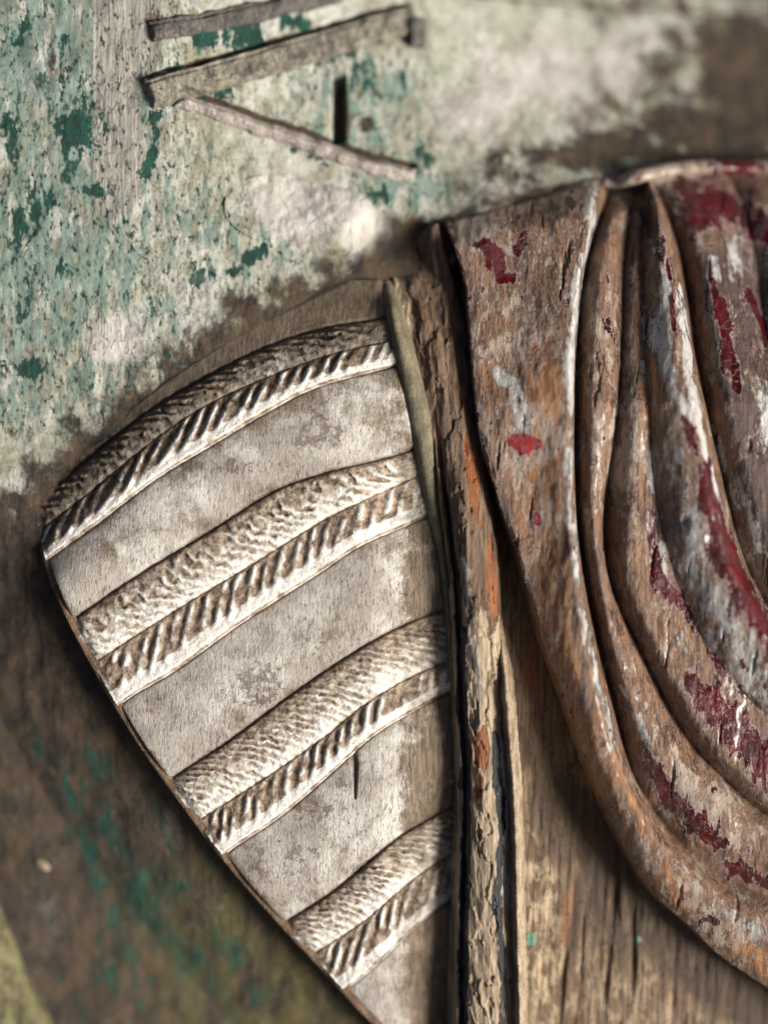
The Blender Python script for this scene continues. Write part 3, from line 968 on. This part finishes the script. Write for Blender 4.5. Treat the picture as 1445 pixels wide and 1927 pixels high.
for i, b in enumerate(BANDS):
    t0, m0, b0 = b['T'].d(U, V), b['M'].d(U, V), b['B'].d(U, V)
    base = h_fan(U, V)
    fade = ss(-dR, 2, 70) if i else ss(-dR, -10, 120)
    endl = ss(dL, -2, 16)
    wob = fbm(U, V, 55, 3, 71 + i)
    # rope
    t = np.clip(t0 / (t0 - m0 + 1e-3), 0, 1)
    prof = np.sqrt(np.clip(1 - (2 * t - 1) ** 2, 0, 1))
    bend = 0.55 * np.sin(t * np.pi)
    ph = (V + b['rk'] * U) / b['rper'] + bend + .22 * wob
    if i == 1:      # leaf-shaped strands on the second band
        ph = (V - .35 * U) / 20.0 + 1.1 * np.abs(t - .5) + .3 * wob
    ph = ph + .22 * fbm(U, V, 17, 3, 95 + i)
    tw = np.sin(2 * np.pi * ph)
    tw = np.sign(tw) * np.abs(tw) ** .75
    amp = (2.6 if i != 0 else 3.0) * (1 + 1.1 * fbm(U, V, 46, 3, 81 + i)) * fade * endl
    hr = base - 3 + 10.5 * prof * (.35 + .65 * fade) * (.5 + .5 * endl) + amp * tw * prof + 1.6 * fbm(U, V, 22, 3, 91 + i)
    hr = hr - 9 * np.clip(-t0 / 3, 0, 4) - 9 * np.clip(m0 / 3, 0, 4)
    high = .60 + .20 * tw * prof * (1 + fbm(U, V, 46, 3, 81 + i)) + .50 * (t - .42) + .18 * fbm(U, V, 26, 3, 85 + i) - .6 * np.exp(-(t0 / 5) ** 2) - .5 * np.exp(-(m0 / 3) ** 2)  # lower half of the rope painted whiter, as its lit side
    pat = (1.5 if i == 0 else 0.0) * (1 - .55 * ss(U, 380, 460) * ss(620 - U, 0, 60)) + .62 * ss(U, 680, 800) * np.ones_like(U)  # shade painted on the top rope and towards the ridge
    gold = np.full_like(U, 1.0 if i == 1 else .25)
    rust = .3 + .7 * np.exp(-np.clip(dL, 0, 400) / 40) * (i == 2)
    kk = (t0 > -9) & (m0 < 9) & (dL > -6) & (dR < 12) & (dT > -20)
    rope = sheet('rope_moulding', U, V, hr, kk, M_BAND, fan, dict(high=high, patina_shade=np.clip(pat, 0, 1.3), gold=gold, rust=rust))
    # fringe
    t = np.clip(m0 / (m0 - b0 + 1e-3), 0, 1)
    ph = (U + b['k'] * V) / b['per'] + .24 * fbm(U, V * .3, 70, 2, 73 + i) + (.10 * np.sin(t * 3) if i else 0)
    rib = np.abs(np.cos(np.pi * ph)) ** 1.9
    win = ss(t, .0, .10) * ss(.86 - t, 0, .22)
    ram = 0 + 8 * ss(t, 0, .72) + 1.5 * np.sin(np.clip(t, 0, 1) * np.pi)
    jit = .72 + .85 * fbm(U, V, 38, 3, 101 + i)
    hf = base + ram * (.4 + .6 * fade) + (5.6 * (rib - .40) * win * jit) * fade * endl + 1.2 * fbm(U, V, 18, 3, 111 + i)
    hf = hf - 8 * np.clip(-m0 / 3, 0, 4) - 7 * np.clip(b0 / 3, 0, 4) - 3 * np.exp(-(b0 / 3.5) ** 2)
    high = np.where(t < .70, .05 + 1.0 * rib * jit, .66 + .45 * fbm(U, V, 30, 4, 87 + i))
    high = high * (1 - .8 * np.exp(-np.clip(m0, 0, 99) / 3)) + .45 * ss(t, .60, .76)  # lit lower lip painted paler
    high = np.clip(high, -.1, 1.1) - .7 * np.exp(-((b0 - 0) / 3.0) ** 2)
    pat = .95 * ss(.62 - t, 0, .4) * ss(1 - rib, .2, .6) * (i == 0) + .62 * ss(U, 690, 780)  # includes shade painted towards the ridge
    kk = (m0 > -9) & (b0 < 9) & (dL > -6) & (dR < 12) & (dT > -20)
    sheet('fringe', U, V, hf, kk, M_BAND, fan,
          dict(high=high, patina_shade=np.clip(pat, 0, 1), gold=gold * .5, rust=np.full_like(U, .5)))

# ------------------------------------------------------------------ middle ridge
ridge = thing('carved_ridge', 'splitting dark upright ridge with black paint between fan and red folds', 'ridge', 890, 1300, 60)
U, V = grid(690, 400, 1010, 2130, 1.8)
a, r, c = C_OR.d(U, V), C_RR.d(U, V), C_RC.d(U, V)
H = h_ridge(U, V) - 12 * np.clip((-a - 1) / 4, 0, 6) - 12 * np.clip((r - 1) / 4, 0, 6)
H = H - 60 * ss(540 - V, 0, 100) * ss(820 - U, 0, 70) - 50 * np.clip((6 - C_CT.d(U, V)) / 16, 0, 3)
tan = np.clip(.22 + .70 * ss(V, 1060, 1300) + .35 * ss(640 - V, 0, 100) * ss(800 - U, 0, 60), 0, 1) + blobs(U, V, [(760, 600, 40, 90, -15, .3), (860, 1130, 30, 100, 0, .4)])
black = .95 * np.exp(-((a - 10) / (7 + 5 * ss(V, 1000, 1300))) ** 2) * ss(V, 850, 960)
black = np.maximum(black, stroke(U, V, [(735, 560), (752, 600), (765, 640)], [10, 14, 8], 1.1))
black = np.maximum(black, stroke(U, V, [(858, 1160), (872, 1190), (866, 1330), (880, 1420), (868, 1480)], [10, 10, 12, 9, 10], .9))
black = np.maximum(black, stroke(U, V, [(930, 1380), (938, 1470), (945, 1560), (935, 1700), (950, 1850), (945, 1960)], [10, 13, 11, 12, 10, 10], .80))
white = np.maximum(stroke(U, V, [(870, 1050), (885, 1150), (900, 1300)], 12, .7),
                   stroke(U, V, [(942, 1400), (950, 1500), (945, 1600), (950, 1700)], 16, .8))
white = np.maximum(white, stroke(U, V, [(868, 1500), (872, 1560)], 8, .6))
orange = blobs(U, V, [(903, 1405, 15, 42, 0, 1.1), (900, 1480, 10, 30, 0, .7), (890, 900, 14, 100, -6, .95), (925, 1090, 12, 100, -3, .9)])
sheet('ridge_body', U, V, H, (a > -18) & (r < 18) & (V > 405), M_RIDGE, ridge,
      dict(tan=tan, black=black, white=white, orange=orange))
# pale lip on its right side
x = r - 6 + 2 * fbm(U * 0, V, 90, 3, 123)
wl = 6.0
hl = 24 + 78 * ss(V, 1090, 1330) + .8 * warp_depth(U, V) + 14 * np.sqrt(np.clip(1 - (x / wl) ** 2, 0, 1)) \
    - 10 * np.clip((np.abs(x) - wl) / 3, 0, 8) + 2 * fbm(U, V, 40, 3, 121)
sheet('lip', U, V, hl, (np.abs(x) < wl + 14) & (V > 1090), M_LIP, ridge)

# ------------------------------------------------------------------ the draped cloth, one mesh per fold
cloth = thing('carved_drapery', 'carved hanging folds with flaking dark red and white paint', 'drapery', 1200, 1100, 60)
U, V = grid(800, 250, 1640, 2130, 1.9)
H = h_cloth(U, V)
D = [f[0].d(U, V) for f in FOLDS]
top = C_CT.d(U, V)
red = stroke(U, V, [(835, 400), (850, 450), (868, 510), (884, 560)], [8, 11, 10, 6], .95)
for pts, w, k in [
    ([(905, 455), (930, 470), (945, 520), (965, 522)], [12, 15, 15, 9], 1.0),
    ([(990, 435), (978, 470)], 10, .85), ([(950, 405), (975, 400)], 9, .45),
    ([(965, 830), (988, 836), (1005, 838)], [11, 17, 12], 1.1), ([(1040, 835), (1044, 850)], 6, .95),
    ([(1006, 970), (1009, 980)], 7, .9),
    ([(1060, 345), (1085, 338), (1080, 370)], 14, .62),
    ([(1215, 370), (1232, 410), (1250, 470), (1262, 520)], [10, 12, 12, 7], 1.0),
    ([(1262, 560), (1264, 620)], 4, .85),
    ([(1275, 790), (1292, 830), (1298, 855)], [7, 11, 8], .92),
    ([(1312, 880), (1315, 930), (1330, 970), (1348, 1030), (1375, 1080), (1400, 1130), (1450, 1200), (1520, 1290)], [10, 11, 20, 26, 26, 24, 24, 24], 1.05),
    ([(1218, 960), (1220, 1020), (1232, 1090), (1255, 1120)], [6, 8, 14, 12], .95),
    ([(1240, 1080), (1275, 1130), (1290, 1160)], [6, 12, 10], 1.0),
    ([(1300, 1180), (1345, 1250), (1400, 1310)], 7, .72),
    ([(1300, 1285), (1330, 1320), (1375, 1365), (1420, 1420), (1480, 1480)], [14, 28, 32, 30, 28], 1.05),
    ([(1205, 1395), (1225, 1440), (1250, 1500), (1300, 1540), (1350, 1590)], [8, 14, 12, 20, 16], 1.05),
    ([(1370, 1630), (1450, 1665), (1500, 1690)], [12, 20, 16], .95),
    ([(1330, 1725), (1342, 1735)], 9, .75),
    ([(1310, 330), (1330, 390), (1360, 350), (1400, 380), (1440, 400), (1480, 420)], [30, 38, 26, 28, 36, 30], 1.1),
    ([(1345, 520), (1358, 590), (1372, 660), (1384, 735)], [12, 13, 11, 5], 1.05),
    ([(1420, 545), (1440, 600), (1445, 650)], [8, 7, 4], .95),
    ([(895, 780), (915, 870), (935, 960), (960, 1040)], [4, 4, 5, 4], .7),
]:
    red = np.maximum(red, stroke(U, V, pts, w, k))
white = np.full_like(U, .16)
for pts, w, k in [  # white paint patches, and highlights painted on the crests
    ([(1126, 330), (1110, 430), (1092, 520), (1076, 620), (1067, 720), (1067, 820)], [20, 20, 19, 18, 17, 16], .86),  # painted highlight down the outer fold's crest
    ([(1068, 850), (1069, 950), (1078, 1060), (1096, 1180), (1120, 1290), (1150, 1400)], [16, 15, 16, 17, 14, 9], .74),  # the outer crest's painted highlight, lower part
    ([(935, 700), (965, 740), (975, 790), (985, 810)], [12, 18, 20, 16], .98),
    ([(1238, 450), (1258, 520), (1240, 590), (1240, 650), (1262, 740), (1290, 790)], [9, 12, 22, 26, 16, 10], 1.0),  # white paint with the inner crest's highlight put in
    ([(1280, 540), (1290, 680), (1302, 800), (1330, 900), (1350, 960)], [15, 17, 13, 9, 6], 1.05),  # painted highlight beside the inner crest
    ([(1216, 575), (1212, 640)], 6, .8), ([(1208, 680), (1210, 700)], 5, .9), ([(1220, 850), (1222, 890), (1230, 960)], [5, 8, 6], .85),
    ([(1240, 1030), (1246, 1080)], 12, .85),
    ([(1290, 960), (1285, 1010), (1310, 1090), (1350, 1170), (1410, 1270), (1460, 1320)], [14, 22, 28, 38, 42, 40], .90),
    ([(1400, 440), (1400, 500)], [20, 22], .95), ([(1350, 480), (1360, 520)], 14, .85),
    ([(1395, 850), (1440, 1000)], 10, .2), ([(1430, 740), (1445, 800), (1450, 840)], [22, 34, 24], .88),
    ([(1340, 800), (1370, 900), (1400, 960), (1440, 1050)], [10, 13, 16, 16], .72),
    ([(1165, 1290), (1195, 1350), (1215, 1400)], [6, 10, 8], .72),  # painted highlight on the narrow fold
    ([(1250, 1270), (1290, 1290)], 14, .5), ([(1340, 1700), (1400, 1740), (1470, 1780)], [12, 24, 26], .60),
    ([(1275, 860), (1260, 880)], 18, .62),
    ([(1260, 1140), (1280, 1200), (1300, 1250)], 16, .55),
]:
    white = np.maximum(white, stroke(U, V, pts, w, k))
cream = np.clip(.30 + blobs(U, V, [(900, 420, 60, 50, 0, .5), (960, 620, 60, 90, 0, .35), (1160, 830, 60, 110, 0, .38),
                                   (1130, 620, 30, 90, 0, .35), (1320, 1500, 90, 40, 38, .5), (1250, 1640, 60, 30, 40, .45),
                                   (1330, 1010, 30, 60, 0, .3), (1000, 830, 60, 60, 0, .45), (1350, 1730, 90, 40, 35, .4),
                                   (1010, 960, 50, 60, 0, .35)]), 0, 1)
a1 = D[1]
honey = np.clip(1.05 * np.exp(-((a1 + 42) / 34) ** 2) * ss(V, 540, 700) * ss(1560 - V, 0, 120), 0, 1)
honey = np.maximum(honey, .45 * ss(D[0], 0, 30) * (D[0] < 60) * ss(V, 560, 700))
honey = np.maximum(honey, blobs(U, V, [(1230, 740, 30, 80, 10, .7), (1290, 1190, 30, 60, -30, .3)]))
purple = np.maximum(.95 * ss(D[8], 10, 40) * ss(V, 380, 520), .35 * ss(D[4], 0, 20) * ss(V, 1200, 1300))
purple = np.maximum(purple, .3 * ss(V, 1450, 1600))
bright = blobs(U, V, [(988, 836, 40, 30, 0, 1.0), (1009, 975, 12, 14, 0, .8)])
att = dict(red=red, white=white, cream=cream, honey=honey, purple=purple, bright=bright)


def fold(i0, i1, label=None):
    """the stretch of cloth from groove i0 to groove i1 (indices into FOLDS)"""
    lo, hi = D[i0], D[i1]
    k = (lo > -6) & (hi < 6) & (top > -30)
    hh = H - (12 * np.clip((-lo) / 3, 0, 4) if i0 else 20 * np.clip((-lo) / 3, 0, 4)) - 12 * np.clip(hi / 3, 0, 4)
    if i0 == 0:
        k = (lo > -14) & (hi < 6) & (top > -30)
    o = sheet('fold', U, V, hh, k, M_CLOTH, cloth, att)
    if label:
        o['label'] = label
    return o


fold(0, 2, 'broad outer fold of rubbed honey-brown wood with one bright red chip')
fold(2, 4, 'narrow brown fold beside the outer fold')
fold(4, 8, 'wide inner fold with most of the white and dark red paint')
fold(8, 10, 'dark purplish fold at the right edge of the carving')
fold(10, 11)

# the rolled rim over the gathered folds
x = -top - 4
hr_ = 98 + .95 * warp_depth(U, V) + 18 * np.sqrt(np.clip(1 - (x / 15) ** 2, 0, 1)) - 14 * np.clip((np.abs(x) - 14) / 4, 0, 7) \
    + 3 * fbm(U, V, 60, 3, 125) - 40 * ss(1215 - U, 0, 60)
sheet('rim', U, V, hr_, (np.abs(x) < 36) & (U > 1150), M_CLOTH, cloth,
      dict(red=.25 + .5 * ss(U, 1300, 1420), white=np.full_like(U, .2), cream=np.full_like(U, .75), honey=honey * 0,
           purple=purple * 0, bright=bright * 0))

# ------------------------------------------------------------------ bars on the board


def bar(name, label, pts, half, rise, mat, flat=.5, group=None, cut=None):
    """a raised bar lying on the board along pts, half = half width"""
    P = np.array(pts, float)
    u0, v0 = P.min(0) - 60
    u1, v1 = P.max(0) + 60
    U, V = grid(u0, v0, u1, v1, 1.8)
    cv = Curve(pts)
    if len(pts) == 2:
        cv = Curve([pts[0], tuple((P[0] + P[1]) / 2), pts[1]])
    ln = float(np.linalg.norm(np.diff(spline(pts, 10), axis=0), axis=1).sum())
    ar = cv.s(U, V)
    over = np.maximum(-ar, ar - ln)
    best = np.maximum(np.abs(cv.d(U, V)), half + over)
    best = best + 4.0 * fbm(U, V, 50, 4, 131)
    e = (half - best)
    H = h_board(U, V) + rise * np.clip(e / (half * flat), 0, 1) ** .5 - 5 * np.exp(-((cv.d(U, V) + half * .55) / 3.0) ** 2) + np.where(e < 0, 9 * e / 3, 0) \
        + 3.6 * fbm(U, V, 34, 4, 133)
    cx, cy = P.mean(0)
    o = sheet(name, U, V, H, e > -8, mat, origin=((cx - UC) * S, (VC - cy) * S, 0))
    o['label'] = label
    o['category'] = 'bar'
    if group:
        o['group'] = group
    return o


long_bar = bar('raised_bar', 'grey weathered bar rising to the right with a square cut end', [(275, 172), (420, 122), (560, 72), (680, 28), (790, -8)],
    31, 17, M_BAR, .35, 'raised bars on the green board')
bar('raised_bar', 'slimmer pale bar falling to the right below the slot in the green board', [(330, 178), (470, 222), (600, 262), (690, 292), (784, 312)],
    16, 17, M_BAR2, .9, 'raised bars on the green board')
bar('raised_bar', 'dark grey bar in the top left with a hooked end above green paint', [(280, 52), (380, 30), (520, -12), (640, -50)],
    20, 13, M_DARKBAR, .5, 'raised bars on the green board')
end_block = bar('end_block', '', [(786, -10), (786, 56)], 17, 22, M_DARKBAR, .5)
del end_block['label'], end_block['category']
end_block.parent = long_bar
end_block.location = end_block.location - long_bar.location

# white knob
U, V = grid(400, 300, 740, 510, 2.0)
x, y = U - 625, V - 402
c, s = math.cos(R(8)), math.sin(R(8))
xr, yr = x * c + y * s, -x * s + y * c
e = 1 - (np.abs(xr / np.where(xr < 0, 185, 80)) ** 2.6 + np.abs(yr / 68) ** 2.4)
H = h_board(U, V) + (-4 + 32 * ss(xr, -150, 60)) * np.sign(e) * np.abs(e) ** .7 + 5 * fbm(U, V, 60, 4, 141)
o = sheet('rounded_knob', U, V, H, e > -.35, M_BOARD, attrs=board_attrs(U, V), origin=((625 - UC) * S, (VC - 402) * S, 0))
o['label'] = 'smooth chalky white rounded knob above the tip of the ridge'
o['category'] = 'knob'

# yellowed roll in the lower left corner
C_ROLL = down([(-140, 1380), (-104, 1500), (-62, 1640), (-16, 1770), (34, 1900), (90, 2030), (150, 2200)])
U, V = grid(-300, 1340, 260, 2200, 3)
d = -C_ROLL.d(U, V)
H = -70 + warp_depth(U, V) + 80 * np.sqrt(np.clip(1 - ((d - 95) / 95) ** 2, 0, 1)) + np.where(d < 0, d * 3, 0) \
    + 4 * fbm(U, V, 90, 4, 151, su=.6, sv=2)
o = sheet('rolled_moulding', U, V, H, (d > -12) & (d < 185), M_ROLL, origin=((-20 - UC) * S, (VC - 1800) * S, 0))
o['label'] = 'yellowed olive rounded moulding in the lower left corner'
o['category'] = 'moulding'

# a pale chip of paint lying on the dark board
U, V = grid(30, 1630, 82, 1680, 1.5)
e = 1 - (((U - 55) * .8 + (V - 1654) * .6) / 17) ** 2 - ((-(U - 55) * .6 + (V - 1654) * .8) / 9) ** 2
H = h_board(U, V) + 7 * np.sign(e) * np.abs(e) ** .5 + 1.5 * fbm(U, V, 14, 2, 161)
o = sheet('paint_chip', U, V, H, e > -.3, M_LIP, origin=((55 - UC) * S, (VC - 1654) * S, 0))
o['label'] = 'small pale chip lying on the dark board at the lower left'
o['category'] = 'chip'
